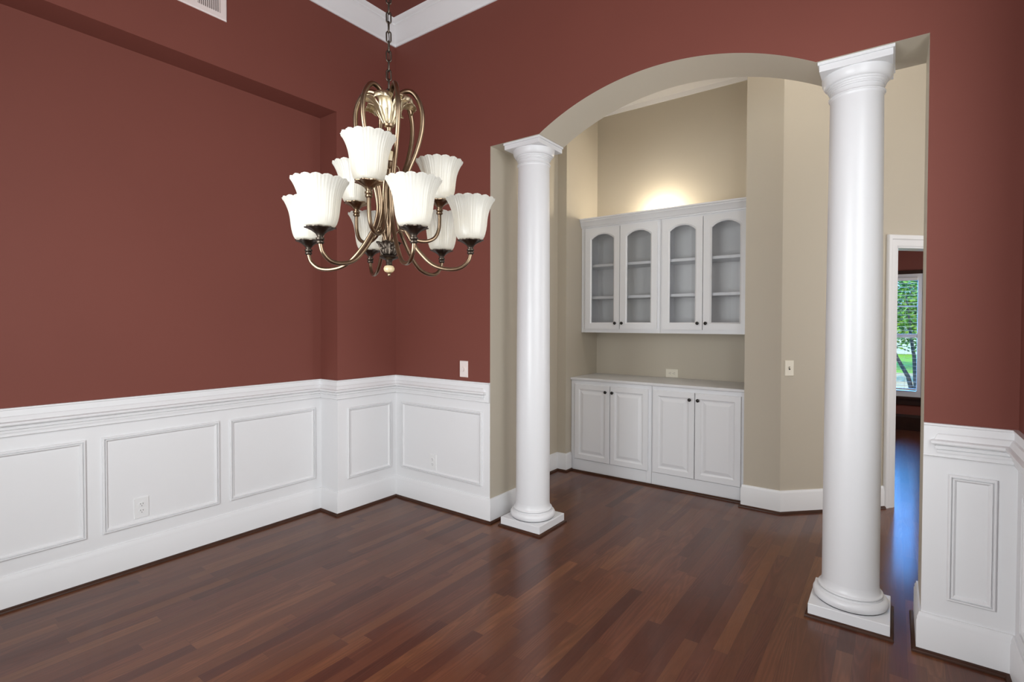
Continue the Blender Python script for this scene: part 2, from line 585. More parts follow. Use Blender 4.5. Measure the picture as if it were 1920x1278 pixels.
# ------------------------------------------------------------------ foyer walls
T = 0.70710678
def ang(s, n=0.0):
    """point on the 45-degree wall: s along it from its corner, n behind its face"""
    return (-0.691 + T * s - T * n, 4.40 + T * s + T * n)
S1, S2 = 0.983, 1.793                # door opening on the angled wall
DH = 2.075
w = MB()
w.box(-2.92, FXL, YK, SY, 0, ZT)
w.box(-2.92, NXL, SY, NY, 0, ZT)
struct(w.build('wall_foyer_left', M['beige']), 'beige foyer wall left of the niche behind the left column', 'wall')
struct(MB().box(-2.92, -0.953, NY, 5.187, 0, ZF).box(NXL, NXR, SY, 5.187, ZF + 0.02, ZT).build('wall_niche', M['beige']), 'beige back wall of the cabinet niche', 'wall')
w = MB()
w.prism([(-0.953, 4.40), ang(0), ang(S1), ang(S1, 0.13), (-0.953, ang(S1, 0.13)[1])], 0, ZT)
w.prism([ang(S2), ang(2.25), ang(2.25, 0.13), ang(S2, 0.13)], 0, ZT)
w.prism([ang(S1), ang(S2), ang(S2, 0.13), ang(S1, 0.13)], DH, ZT)
struct(w.build('wall_foyer_angled', M['beige']), 'angled beige foyer wall with a doorway behind the right column', 'wall')
w = MB()
c0 = ang(2.25)
w.box(c0[0] - 0.02, 2.75, c0[1], c0[1] + 0.13, 0, ZT)
w.box(2.6, 2.75, YK, 3.85, 0, ZT)
w.box(2.6, 2.75, 5.4, c0[1], 0, ZT)
w.box(2.6, 2.75, 3.85, 5.4, 3.0, ZT)
struct(w.build('wall_foyer_right', M['beige']), 'beige foyer wall around the glazed entry', 'wall')
w = MB()
for a, b in ((3.85, 3.93), (4.58, 4.67), (5.32, 5.4)):
    w.box(2.62, 2.68, a, b, 0, 3.0)
for a, b in ((0, 0.45), (2.1, 2.2), (2.92, 3.0)):
    w.box(2.62, 2.68, 3.85, 5.4, a, b)
d1 = w.build('door_1', M['white'])
struct(d1, 'white glazed entry door of the foyer', 'door')
MB().box(2.648, 2.652, 3.9, 5.35, 0.4, 2.95).build('added_door_panel', M['frosted'], d1)  # opaque panel added in the entry to keep the blue sky out

# doorway lining and casing on the angled wall
w = MB()
for s in (S1, S2 - 0.018):
    w.prism([ang(s, -0.002), ang(s + 0.018, -0.002), ang(s + 0.018, 0.132), ang(s, 0.132)], 0, DH)
w.prism([ang(S1, -0.002), ang(S2, -0.002), ang(S2, 0.132), ang(S1, 0.132)], DH - 0.018, DH)
cas = [(0, 0), (0, 0.008), (0.008, 0.012), (0.05, 0.014), (0.058, 0.020), (0.084, 0.022), (0.09, 0.016), (0.09, 0)]
w.sweep(cas, [(S1 + 0.006, 0), (S1 + 0.006, DH - 0.006), (S2 - 0.006, DH - 0.006), (S2 - 0.006, 0)],
        lambda a, b, h: (*ang(a, -h), b))
struct(w.build('door_2', M['white'], smooth=25), 'white cased doorway into the far red room', 'door')

# ------------------------------------------------------------------ far red room
struct(MB().prism([(-1.3, 5.187), ang(S1, 0.131), ang(2.25, 0.131), (1.5, 6.13), (1.5, 9.12), (-1.3, 9.12)], 2.75, 2.87).build('ceiling_hall', M['ceiling_white']), 'white ceiling of the far red room', 'ceiling')
HY = 8.95
w = MB()
w.box(-1.3, -1.1, 5.187, HY, 0, 2.75)
w.box(1.25, 1.4, 6.0, HY, 0, 2.75)
w.box(-1.1, -0.08, 5.187, 5.24, 0, 2.75)
w.box(c0[0] - 0.1, 1.4, c0[1] + 0.13, c0[1] + 0.2, 0, 2.75)
struct(w.build('wall_hall_side', M['red']), 'red side walls of the far room', 'wall')
w = MB().sweep([(0, 0), (0.06, 0), (0.06, 0.03), (0, 0.02)], [(7.1, 0.7), (7.1, 2.3), (8.1, 2.3), (8.1, 0.7)], lambda a, b, h: (1.25 - h, a, b), closed=True)  # unseen window added around the light for the dark far room
w.box(1.235, 1.25, 7.1, 8.1, 1.47, 1.53)
w4 = w.build('added_window_4', M['dark_wood'])
struct(w4, 'added unseen dark framed side window of the far red room', 'window')
MB().box(1.242, 1.248, 7.1, 8.1, 0.7, 2.3).build('added_shade', M['frosted'], w4)  # opaque panel added behind the far room light
WX0, WX1, WZ0, WZ1 = -0.62, 0.315, 0.465, 2.146
w = MB()
w.box(-1.3, WX0, HY, HY + 0.15, 0, 2.75)
w.box(WX1, 1.4, HY, HY + 0.15, 0, 2.75)
w.box(WX0, WX1, HY, HY + 0.15, 0, WZ0)
w.box(WX0, WX1, HY, HY + 0.15, WZ1, 2.75)
struct(w.build('wall_hall_far', M['red']), 'red end wall of the far room around the window', 'wall')
w = MB()
w.box(WX0, -0.56, HY, HY + 0.07, 0.5435, 2.0615)
w.box(0.253, WX1, HY, HY + 0.07, 0.5435, 2.0615)
w.box(WX0, WX1, HY, HY + 0.07, 2.062, WZ1)
w.box(WX0, WX1, HY, HY + 0.07, WZ0, 0.543)
w.box(-0.559, 0.252, HY + 0.01, HY + 0.07, 1.275, 1.325)
w.box(-0.559, 0.252, HY + 0.035, HY + 0.06, 1.695, 1.715)
win = w.build('window_2', M['white'])
struct(win, 'white sash window with blinds in the far red room', 'window')
MB().box(-0.56, 0.253, HY + 0.046, HY + 0.05, 0.543, 2.062).build('window_glass', M['glass'], win)
w = MB()
w.box(WX0 - 0.05, WX1 + 0.05, HY - 0.022, HY, WZ1, WZ1 + 0.048)
w.box(WX0 - 0.05, WX0, HY - 0.022, HY, WZ0, WZ1)
w.box(WX1, WX1 + 0.05, HY - 0.022, HY, WZ0, WZ1)
w.box(WX0 - 0.05, WX1 + 0.05, HY - 0.022, HY, 0.35, WZ0 - 0.03)
w.box(WX0 - 0.06, WX1 + 0.06, HY - 0.06, HY, WZ0 - 0.03, WZ0)
struct(w.build('trim_1', M['dark_wood']), 'dark stained wood casing and stool around the far window', 'window trim')
w = MB()
w.sweep([(0, 0), (0.02, 0), (0.02, 0.18), (0.012, 0.216), (0, 0.216)], [(1.25, 6.2), (1.25, HY), (-1.1, HY), (-1.1, 5.3)], XY)
struct(w.build('baseboard_hall', M['dark_wood']), 'dark stained tall baseboard of the far red room', 'baseboard')

bl = thing('window_blind', 'white horizontal slat blind hanging open in the far window', 'window blind', (-0.15, HY - 0.0, 2.06))
MB().box(-0.555, 0.25, HY - 0.035, HY - 0.001, 2.055, 2.095).build('headrail', M['blind'], bl, bevel=0.003)
slat = MB().prism([(-0.405, -0.022), (0.400, -0.022), (0.400, 0.022), (-0.405, 0.022)], -0.0015, 0.0015)
so = None
for k in range(27):
    z = 2.02 - k * 0.054
    if so is None:
        so = slat.build('slat', M['blind'], bl, world=False)
        q = so
    else:
        q = so.copy()
        COL.objects.link(q)
    q.location = (0, -0.024, z - 2.06)
    q.rotation_euler = (R(-4), 0, 0)
MB().box(-0.555, 0.25, HY - 0.045, HY - 0.005, 0.56, 0.58).build('bottom_rail', M['blind'], bl, bevel=0.003)
w = MB()
for x in (-0.42, 0.12):
    w.box(x - 0.001, x + 0.001, HY - 0.047, HY - 0.045, 0.56, 2.06)
w.build('ladder_cord', M['blind'], bl)

# ------------------------------------------------------------------ baseboards, shoe, chair rail, crown
bprof = [(0, 0), (0.016, 0), (0.016, 0.138), (0.013, 0.146), (0.0135, 0.156), (0.009, 0.166), (0.007, BASE), (0, BASE)]
sprof = [(0.016, 0), (0.032, 0), (0.0308, 0.008), (0.026, 0.0145), (0.016, 0.018)]
PATHA = [(NXL, 4.492), (NXL, SY), (FXL, SY), (FXL, YK), (XL, YK), (XL, YB), (XP, YB), (XP, YR1), (XR, YR1), (XR, YR0), (XP, YR0), (XP, YF), (-2.0, YF)]
PATHB = [(-1.0, YF), (XW, YF), (XW, YB), (XO, YB), (XO, YK), (2.6, YK)]
PATHC = [ang(S1 - 0.085), ang(0), (NXR, SY), (NXR, 4.49)]
for nm, p, lb in (('baseboard_left', PATHA, 'tall white baseboard running round the left side of the archway'),
                  ('baseboard_right', PATHB, 'tall white baseboard round the pier right of the archway'),
                  ('baseboard_foyer', PATHC, 'white baseboard on the angled foyer wall beside the cabinets')):
    struct(MB().sweep(bprof, p, XY).build(nm, M['white'], smooth=40), lb, 'baseboard')
for nm, p, lb in (('trim_2', PATHA, 'dark brown shoe moulding along the left walls'),
                  ('trim_3', PATHB, 'dark brown shoe moulding at the right pier'),
                  ('trim_4', PATHC, 'dark brown shoe moulding under the angled foyer wall'),
                  ('trim_5', [(NXR + 0.03, 4.484), (NXL - 0.03, 4.484)], 'dark brown shoe moulding in front of the base cabinets')):
    struct(MB().sweep(sprof, p, XY).build(nm, M['shoe'], smooth=40), lb, 'shoe moulding')

board = [(0, RAIL0), (0.015, RAIL0), (0.017, RAIL0 + 0.003), (0.015, RAIL0 + 0.006), (0.015, RAIL1 - 0.012), (0.020, RAIL1 - 0.008), (0.020, RAIL1), (0, RAIL1)]
rail = [(0.014, 0.897), (0.022, 0.897), (0.023, 0.908), (0.019, 0.911), (0.029, 0.914), (0.030, 0.925), (0.025, 0.929), (0.041, 0.934), (0.045, 0.940), (0.045, 0.949),
        (0.038, 0.953), (0.031, 0.955), (0.027, 0.966), (0.022, 0.976), (0.014, 0.981)]
RA = [(XL, YB), (XP, YB), (XP, YR1), (XR, YR1), (XR, YR0), (XP, YR0), (XP, YF), (-2.5, YF)]
RB = [(-0.5, YF), (XW, YF), (XW, YB), (XO, YB)]
E_ = 0.068
for nm, p, lb in (('trim_6', RA, 'white chair rail across the recess and left of the archway'),
                  ('trim_7', RB, 'white chair rail on the pier right of the archway')):
    w = MB().sweep(board, p, XY)
    if nm == 'trim_6':
        q = [(XL - E_, YB + 0.02), (XL - E_, YB)] + p[1:]
    else:
        q = p[:-1] + [(XO + E_, YB), (XO + E_, YB + 0.02)]
    w.sweep(rail, q, XY)
    struct(w.build(nm, M['white'], smooth=30), lb, 'chair rail')

crown = [(0, 3.745), (0.010, 3.745), (0.014, 3.756), (0.016, 3.762), (0.024, 3.768), (0.036, 3.783), (0.085, 3.836), (0.098, 3.846), (0.104, 3.850),
         (0.104, 3.860), (0.118, 3.866), (0.132, 3.878), (0.136, ZC), (0, ZC)]
struct(MB().sweep(crown, [(XW, YB), (XP, YB), (XP, YF), (XW, YF)], XY, closed=True).build('trim_8', M['white'], smooth=25),
       'white crown moulding below the red ceiling', 'crown moulding')
struct(MB().sweep([(0, 3.655), (0.012, 3.655), (0.03, ZF), (0, ZF)], [(NXR, NY), (NXL, NY)], XY).build('trim_9', M['ceiling_white']),
       'thin white cove at the top of the niche', 'crown moulding')

# picture-frame mouldings of the wainscot
pm = [(0.002, 0), (0.002, 0.010), (-0.002, 0.0145), (-0.0075, 0.0145), (-0.0085, 0.0045), (-0.012, 0.0045), (-0.013, 0.0115), (-0.018, 0.0105), (-0.025, 0.0025), (-0.026, 0)]
def panel(nm, a0, a1, mp, label, z0=0.258, z1=0.802):
    # counter-clockwise in (a, z) puts the left side inwards, so the profile runs outward-in with negative offsets reversed
    path = [(a0, z0), (a0, z1), (a1, z1), (a1, z0)]
    w = MB().sweep(pm, path, mp, closed=True)
    struct(w.build(nm, M['white'], smooth=30), label, 'panel moulding')
onXR = lambda a, b, h: (XR + h, a, b)
onXP = lambda a, b, h: (XP + h, a, b)
onYB = lambda a, b, h: (a, YB - h, b)
onXW = lambda a, b, h: (XW - h, a, b)
panel('trim_10', 1.662, 2.293, onXR, 'white wainscot panel frame nearest the recess corner')
panel('trim_11', 0.966, 1.590, onXR, 'white wainscot panel frame around the wall outlet in the recess')
panel('trim_12', 0.262, 0.889, onXR, 'white wainscot panel frame cut by the left edge of the photo')
panel('trim_13', 2.438, 2.860, onXP, 'narrow white wainscot panel frame on the corner pier')
panel('trim_14', -3.294, -2.428, onYB, 'white wainscot panel frame left of the archway')
panel('trim_15', 0.199, 0.352, onYB, 'narrow upright white panel frame on the pier right of the archway')
panel('trim_16', 1.6, 2.75, onXW, 'white wainscot panel frame on the right side wall')
panel('trim_17', 0.3, 1.5, onXW, 'white wainscot panel frame on the right side wall by the camera')

# ------------------------------------------------------------------ columns
def column(cx, cy, label):
    t = thing('column', label, 'column', (cx, cy, 0), 'round columns of the archway')
    hp = 0.166
    MB().sweep([(0, 0), (-0.014, 0), (-0.013, 0.008), (-0.009, 0.0135), (0, 0.016)],
               [(cx - hp, cy - hp), (cx + hp, cy - hp), (cx + hp, cy + hp), (cx - hp, cy + hp)], XY, closed=True).build('shoe_moulding', M['shoe'], t, smooth=40)
    MB().box(cx - hp, cx + hp, cy - hp, cy + hp, 0.0, 0.066).build('plinth', M['column'], t, bevel=0.003)
    pr = [(0.150, 0.066)]
    for i in range(13):
        a = -PI / 2 + PI * i / 12
        pr.append((0.139 + 0.0225 * math.cos(a), 0.0905 + 0.0245 * math.sin(a)))
    pr += [(0.139, 0.119), (0.139, 0.124)]
    for i in range(7):
        a = -PI / 2 + PI * i / 6
        pr.append((0.133 + 0.006 * math.cos(a), 0.130 + 0.006 * math.sin(a)))
    pr += [(0.130, 0.138), (0.1265, 0.146), (0.1235, 0.158), (0.122, 0.172)]
    MB().lathe(pr, (cx, cy, 0), 72).build('base_moulding', M['column'], t, smooth=40)
    pr = [(0.122, 0.172)]
    for i in range(1, 25):
        f = i / 24
        pr.append((0.122 - 0.0095 * f ** 1.7, 0.172 + (2.562 - 0.172) * f))
    MB().lathe(pr, (cx, cy, 0), 72).build('shaft', M['column'], t, smooth=40)
    pr = [(0.1125, 2.562), (0.1135, 2.568), (0.1155, 2.572)]
    for i in range(9):
        a = -PI / 2 + PI * i / 8
        pr.append((0.1155 + 0.005 * math.cos(a), 2.578 + 0.005 * math.sin(a)))
    pr += [(0.1135, 2.584), (0.1125, 2.592), (0.1125, 2.606), (0.118, 2.607), (0.118, 2.615), (0.1215, 2.616), (0.1225, 2.624), (0.127, 2.626), (0.127, 2.634), (0.130, 2.635)]
    for i in range(11):
        f = i / 10
        pr.append((0.130 + 0.0195 * math.sin(f * PI / 2), 2.635 + 0.040 * (1 - math.cos(f * PI / 2)) + 0.006 * f))
    pr += [(0.1490, 2.684)]
    MB().lathe(pr, (cx, cy, 0), 72).build('capital', M['column'], t, smooth=40)
    a = MB()
    h = 0.1465
    a.box(cx - h, cx + h, cy - h - 0.010, cy + h + 0.002, 2.681, 2.712)
    h = 0.153
    a.box(cx - h, cx + h, cy - h - 0.010, cy + h + 0.002, 2.712, ZO)
    a.build('abacus', M['column'], t, bevel=0.002)
    return t
column(-2.094, 3.094, 'white round column on the left side of the archway')
column(-0.164, 3.094, 'large white round column on the right side of the archway')

# ------------------------------------------------------------------ cabinets
def knob(x, y, z, parent):
    w = MB()
    pr = [(0.0001, 0.0), (0.007, 0.0), (0.007, 0.003), (0.0045, 0.006), (0.0045, 0.012), (0.010, 0.016), (0.0145, 0.021), (0.0145, 0.025), (0.010, 0.029), (0.0001, 0.0305)]
    tmp = MB().lathe(pr, (0, 0, 0), 20)
    w.add([(x + a, y - c, z + b) for a, b, c in tmp.v], tmp.f)
    w.build('knob', M['knob'], parent, smooth=50)

def arch_outline(x0, x1, z0, zs, zp, n=14):
    """glass opening: square bottom, segmental arched top"""
    hw = (x1 - x0) / 2
    r = (hw ** 2 + (zp - zs) ** 2) / (2 * (zp - zs))
    cx = (x0 + x1) / 2
    pts = [(x0, z0)]
    for i in range(n + 1):
        x = x0 + (x1 - x0) * i / n
        pts.append((x, zp - r + math.sqrt(max(r * r - (x - cx) ** 2, 0))))
    pts.append((x1, z0))
    return pts

def glass_door(x0, x1, z0, z1, y0, parent, kx):
    """overlay door: front face at y0, 20 mm thick, arched opening"""
    y1 = y0 + 0.02
    ox0, ox1, oz0, ozs, ozp = x0 + 0.071, x1 - 0.066, z0 + 0.066, 2.299, 2.348
    w = MB()
    pts = arch_outline(ox0, ox1, oz0, ozs, ozp)
    n = len(pts)
    def ring(y, g):
        o = []
        c = ((ox0 + ox1) / 2, (oz0 + ozp) / 2)
        for i, (x, z) in enumerate(pts):
            sx = -1 if x < c[0] - 1e-6 else (1 if x > c[0] + 1e-6 else 0)
            sz = -1 if i in (0, n - 1) else 1
            k = 1.0
            if 0 < i < n - 1:
                t = (x - c[0]) / (ox1 - ox0) * 2
                o.append((x + g * t, y, z + g))
            else:
                o.append((x + g * sx, y, z + g * sz))
        return o
    inn = ring(y0, 0.012)
    mid = ring(y0 + 0.009, 0.0)
    bak = ring(y1, 0.0)
    # outer border projected from every opening point
    def out(y):
        o = []
        for i, (x, z) in enumerate(pts):
            if i == 0:
                o.append((x0, y, z0))
            elif i == n - 1:
                o.append((x1, y, z0))
            elif i == 1:
                o.append((x0, y, z1))
            elif i == n - 2:
                o.append((x1, y, z1))
            else:
                o.append((x0 + (x1 - x0) * (i - 1) / (n - 3), y, z1))
        return o
    of, ob = out(y0), out(y1)
    v = of + inn + mid + bak + ob
    f = []
    for i in range(n):
        j = (i + 1) % n
        for k in range(4):
            f.append((k * n + i, k * n + j, (k + 1) * n + j, (k + 1) * n + i))
        f.append((4 * n + i, 4 * n + j, j, i))
    w.add(v, f)
    d = w.build('door', M['cabinet'], parent)
    g = MB()
    gp = [(x, z) for x, z in arch_outline(ox0 - 0.006, ox1 + 0.006, oz0 - 0.006, ozs + 0.002, ozp + 0.006)]
    k = len(gp)
    g.add([(x, y0 + 0.012, z) for x, z in gp] + [(x, y0 + 0.015, z) for x, z in gp],
          [tuple(range(k)), tuple(range(k, 2 * k))[::-1]] + [(i, (i + 1) % k, k + (i + 1) % k, k + i) for i in range(k)])
    g.build('glass_pane', M['glass'], d)
    knob(kx, y0, 1.459, d)

def raised_door(x0, x1, z0, z1, y0, parent, kx):
    w = MB()
    y1 = y0 + 0.02
    lev = [(0.0, 0.003), (0.003, 0.0), (0.047, 0.0), (0.054, 0.006), (0.062, 0.0085), (0.068, 0.0085), (0.094, 0.001), (0.098, 0.001)]
    v, f = [], []
    for ins, dep in [(0.0, 0.02)] + lev:
        v += [(x0 + ins, y0 + dep, z0 + ins), (x1 - ins, y0 + dep, z0 + ins), (x1 - ins, y0 + dep, z1 - ins), (x0 + ins, y0 + dep, z1 - ins)]
    nl = len(lev) + 1
    for k in range(nl - 1):
        for i in range(4):
            j = (i + 1) % 4
            f.append((k * 4 + i, k * 4 + j, k * 4 + 4 + j, k * 4 + 4 + i))
    f += [(0, 1, 2, 3), tuple(4 * (nl - 1) + i for i in range(4))]
    w.add(v, f)
    d = w.build('door', M['cabinet'], parent, smooth=12)
    knob(kx, y0, 0.801, d)

def wall_cabinet(x0, x1, doors, label):
    t = thing('wall_cabinet', label, 'cabinet', ((x0 + x1) / 2, 4.85, 1.365), 'arched glass wall cabinets')
    yf, yb, z0, z1 = 4.712, 5.046, 1.365, 2.440
    w = MB()
    w.box(x0, x0 + 0.018, yf, yb, z0, z1)
    w.box(x1 - 0.018, x1, yf, yb, z0, z1)
    w.box(x0 + 0.018, x1 - 0.018, yf, yb, z0, z0 + 0.045)
    w.box(x0 + 0.018, x1 - 0.018, yf, yb, z1 - 0.045, z1)
    # face frame
    w.box(x0, x0 + 0.045, yf - 0.004, yf + 0.015, z0, z1)
    w.box(x1 - 0.045, x1, yf - 0.004, yf + 0.015, z0, z1)
    w.box(x0 + 0.045, x1 - 0.045, yf - 0.004, yf + 0.015, z0, z0 + 0.06)
    w.box(x0 + 0.045, x1 - 0.045, yf - 0.004, yf + 0.015, z1 - 0.07, z1)
    w.build('carcass', M['cabinet'], t)
    MB().box(x0 + 0.018, x1 - 0.018, yb - 0.012, yb, z0 + 0.045, z1 - 0.045).build('back_panel', M['cabinet_inside'], t)
    for z in (1.704, 2.027):
        MB().box(x0 + 0.02, x1 - 0.02, yf + 0.03, yb - 0.014, z, z + 0.027).build('shelf', M['cabinet'], t, bevel=0.002)
    (a0, a1), (b0, b1) = doors
    glass_door(a0, a1, 1.400, 2.408, yf - 0.024, t, a1 - 0.037)
    glass_door(b0, b1, 1.400, 2.408, yf - 0.024, t, b0 + 0.028)
D = ((-2.540, -2.1635), (-2.1575, -1.784)), ((-1.738, -1.3705), (-1.3645, -0.995))
wall_cabinet(NXL + 0.002, -1.759, D[0], 'white wall cabinet with two arched glass doors, the left of the niche pair')
wall_cabinet(-1.757, NXR - 0.002, D[1], 'white wall cabinet with two arched glass doors, right one under the glow')
cr = [(0, 2.425), (0.014, 2.425), (0.016, 2.437), (0.022, 2.441), (0.028, 2.455), (0.040, 2.480), (0.046, 2.486), (0.046, 2.497), (0.054, 2.502), (0.054, 2.515), (0, 2.515)]
w = MB().sweep([(u, z) for u, z in cr], [(NXR - 0.002, 4.708), (NXL + 0.002, 4.708)], XY)
tag(w.build('cabinet_cornice', M['cabinet'], smooth=25), 'white crown cornice running along the top of the wall cabinets', 'cornice')

def base_cabinet(x0, x1, doors, label):
    t = thing('base_cabinet', label, 'cabinet', ((x0 + x1) / 2, 4.77, 0), 'raised panel base cabinets')
    yf, yb, z1 = 4.512, 5.046, 0.897
    w = MB()
    w.box(x0, x1, yf, yb, 0.0, z1 - 0.006)
    w.build('carcass', M['cabinet'], t)
    w = MB()
    w.box(x0 + 0.001, x0 + 0.046, yf - 0.006, yf, 0.0, z1 - 0.001)
    w.box(x1 - 0.046, x1 - 0.001, yf - 0.006, yf, 0.0, z1 - 0.001)
    w.box(x0 + 0.046, x1 - 0.046, yf - 0.006, yf, z1 - 0.045, z1 - 0.001)
    w.box(x0 + 0.046, x1 - 0.046, yf - 0.012, yf, 0.0, 0.115)
    w.build('face_frame', M['cabinet'], t, bevel=0.001)
    (a0, a1), (b0, b1) = doors
    raised_door(a0, a1, 0.120, 0.860, yf - 0.026, t, a1 - 0.036)
    raised_door(b0, b1, 0.120, 0.860, yf - 0.026, t, b0 + 0.028)
base_cabinet(NXL + 0.002, -1.755, D[0], 'white raised panel base cabinet, left half below the counter')
base_cabinet(-1.753, NXR - 0.002, D[1], 'white raised panel base cabinet, right half beside the angled wall')
tag(MB().box(NXL + 0.001, NXR - 0.001, 4.484, 5.048, 0.8975, 0.922).build('countertop', M['column'], bevel=0.004),
    'glossy white countertop across both base cabinets in the niche', 'countertop')

# ------------------------------------------------------------------ outlets, switches, vent
def plated(name, label, cat, mp, w_, h_, mat, kind, group=None):
    """mp(a, b, n) -> world; a across, b up, n out of the wall"""
    p0 = mp(0, 0, 0)
    t = thing(name, label, cat, p0, group)
    def slab(a0, a1, b0, b1, n0, n1, nm, m, par, ch=0.0):
        k = MB()
        v = [mp(a, b, n) for n, c in ((n0, 0), (n1, ch)) for a, b in ((a0 + c, b0 + c), (a1 - c, b0 + c), (a1 - c, b1 - c), (a0 + c, b1 - c))]
        k.add(v, [(0, 1, 2, 3), (4, 5, 6, 7), (0, 1, 5, 4), (1, 2, 6, 5), (2, 3, 7, 6), (3, 0, 4, 7)])
        return k.build(nm, m, par)
    def disc(a, b, r, n0, n1, nm, m, par, sq=1.0, n=20):
        k = MB()
        v = [mp(a + r * math.cos(2 * PI * i / n), b + r * sq * math.sin(2 * PI * i / n), q) for q in (n0, n1) for i in range(n)]
        k.add(v, [tuple(range(n)), tuple(range(n, 2 * n))] + [(i, (i + 1) % n, n + (i + 1) % n, n + i) for i in range(n)])
        return k.build(nm, m, par, smooth=40)
    pl = slab(-w_ / 2, w_ / 2, -h_ / 2, h_ / 2, 0, 0.006, 'plate', mat, t, 0.003)
    if kind in ('v', 'h'):
        for s in (-1, 1):
            ca, cb = (0, s * 0.0195) if kind == 'v' else (s * 0.0195, 0)
            rc = disc(ca, cb, 0.0165, 0.005, 0.0085, 'receptacle', mat, t, 0.86)
            for dx in (-0.006, 0.006):
                if kind == 'v':
                    slab(ca + dx - 0.0012, ca + dx + 0.0012, cb + 0.001, cb + 0.009, 0.0084, 0.0088, 'slot', M['slot'], rc)
                else:
                    slab(ca + 0.001, ca + 0.009, cb + dx - 0.0012, cb + dx + 0.0012, 0.0084, 0.0088, 'slot', M['slot'], rc)
            if kind == 'v':
                disc(ca, cb - 0.007, 0.0024, 0.0084, 0.0088, 'slot', M['slot'], rc, n=10)
            else:
                disc(ca - 0.007, cb, 0.0024, 0.0084, 0.0088, 'slot', M['slot'], rc, n=10)
        disc(0, 0, 0.003, 0.006, 0.0072, 'screw', mat, t, n=12)
    elif kind == 'dimmer':
        disc(0, 0, 0.020, 0.005, 0.012, 'dial_rim', mat, t, n=28)
        disc(0, 0, 0.0165, 0.012, 0.024, 'knob', mat, t, n=28)
        for s in (-1, 1):
            disc(0, s * 0.045, 0.003, 0.006, 0.0072, 'screw', mat, t, n=12)
    elif kind == 'toggle':
        slab(-0.006, 0.006, -0.0125, 0.0125, 0.006, 0.0075, 'toggle_slot', M['slot'], t)
        slab(-0.0045, 0.0045, -0.003, 0.011, 0.006, 0.017, 'toggle', mat, t, 0.0015)
        for s in (-1, 1):
            disc(0, s * 0.03, 0.003, 0.006, 0.0072, 'screw', mat, t, n=12)
    return t
plated('power_outlet', 'white duplex power outlet inside the recess wainscot panel', 'power outlet', lambda a, b, n: (XR + n, 1.152 + a, 0.356 + b), 0.077, 0.122, M['plate_white'], 'v', 'duplex outlets')
plated('power_outlet', 'small white duplex power outlet on the wainscot left of the archway', 'power outlet', lambda a, b, n: (-2.933 + a, YB - n, 0.353 + b), 0.077, 0.122, M['plate_white'], 'v', 'duplex outlets')
plated('power_outlet', 'cream duplex power outlet lying sideways above the niche countertop', 'power outlet', lambda a, b, n: (-1.762 + a, NY - n, 0.966 + b), 0.124, 0.086, M['plate_cream'], 'h', 'duplex outlets')
plated('dimmer_switch', 'pale rotary dimmer switch on the red wall above the chair rail', 'light switch', lambda a, b, n: (-2.607 + a, YB - n, 1.109 + b), 0.080, 0.124, M['plate_pale'], 'dimmer')
_c = ((ang(0)[0]), 0)
plated('light_switch', 'cream toggle light switch on the angled beige foyer wall', 'light switch',
       lambda a, b, n: (*ang(0.066 + a, -n), 1.116 + b), 0.076, 0.120, M['plate_cream'], 'toggle')

VY0, VY1, VZ0, VZ1 = 0.83, 1.561, 3.323, 3.66
vt = thing('air_vent', 'pale return air vent grille high on the red wall', 'air vent', (XP, (VY0 + VY1) / 2, VZ0))
w = MB().sweep([(0, 0), (0, 0.006), (-0.006, 0.010), (-0.036, 0.010), (-0.036, 0)], [(VY0, VZ0), (VY0, VZ1), (VY1, VZ1), (VY1, VZ0)], onXP, closed=True)
w.box(XP, XP + 0.008, 1.372, 1.392, VZ0 + 0.03, VZ1 - 0.03)
w.build('frame', M['plate_pale'], vt)
MB().box(XP + 0.0003, XP + 0.001, VY0 + 0.02, VY1 - 0.02, VZ0 + 0.02, VZ1 - 0.02).build('duct_opening', M['slot'], vt)
def fin(y, lean):
    w = MB()
    d = 0.0048 * lean
    pts = [(XP + 0.001, y - d - 0.0012), (XP + 0.009, y + d - 0.0022), (XP + 0.009, y + d + 0.0022), (XP + 0.001, y - d + 0.0012)]
    w.prism(pts, VZ0 + 0.034, VZ1 - 0.034)
    w.build('slat', M['plate_pale'], vt)
y = 1.40
while y < VY1 - 0.036:
    fin(y, -1)
    y += 0.0118
y = 1.363
while y > VY0 + 0.04:
    fin(y, 1)
    y -= 0.0118

# ------------------------------------------------------------------ chandelier
CX, CY = -1.492, 1.261
ch = thing('chandelier', 'bronze two-tier chandelier with nine frosted bell glass shades hanging on a chain', 'chandelier', (CX, CY, 1.63))
Z0 = 1.63
cz = lambda pr: [(r, z - Z0) for r, z in pr]
L_ = dict(parent=ch, world=False)
# canopy on the ceiling
MB().lathe(cz([(0.0001, ZC - 0.04), (0.012, ZC - 0.04), (0.02, ZC - 0.03), (0.055, ZC - 0.018), (0.065, ZC - 0.006), (0.065, ZC)]), (0, 0, 0), 32).build('canopy', M['dark_bronze'], smooth=40, **L_)
# chain
w = MB()
zc_, k = 2.272, 0
lk = 0.047
while zc_ < ZC - 0.045:
    pts = []
    for i in range(20):
        a = 2 * PI * i / 20
        x = 0.0082 * math.cos(a)
        z = 0.0095 * math.sin(a) + (0.0105 if math.sin(a) > 0 else -0.0105)
        pts.append(((x, 0.0, z) if k % 2 == 0 else (0.0, x, z)))
    t0 = R(36 + 20)
    pts = [(x * math.cos(t0) - y_ * math.sin(t0), x * math.sin(t0) + y_ * math.cos(t0), z + zc_ + 0.012 - Z0) for x, y_, z in pts]
    w.tube(pts, 0.0027, 7, closed=True)
    zc_ += 0.0345
    k += 1
w.build('chain', M['dark_bronze'], smooth=60, **L_)
w = MB().tube([(0.003 * math.sin(i * 0.9), 0.003 * math.cos(i * 0.9), 2.25 + (ZC - 0.04 - 2.25) * i / 60 - Z0) for i in range(61)], 0.0016, 6)
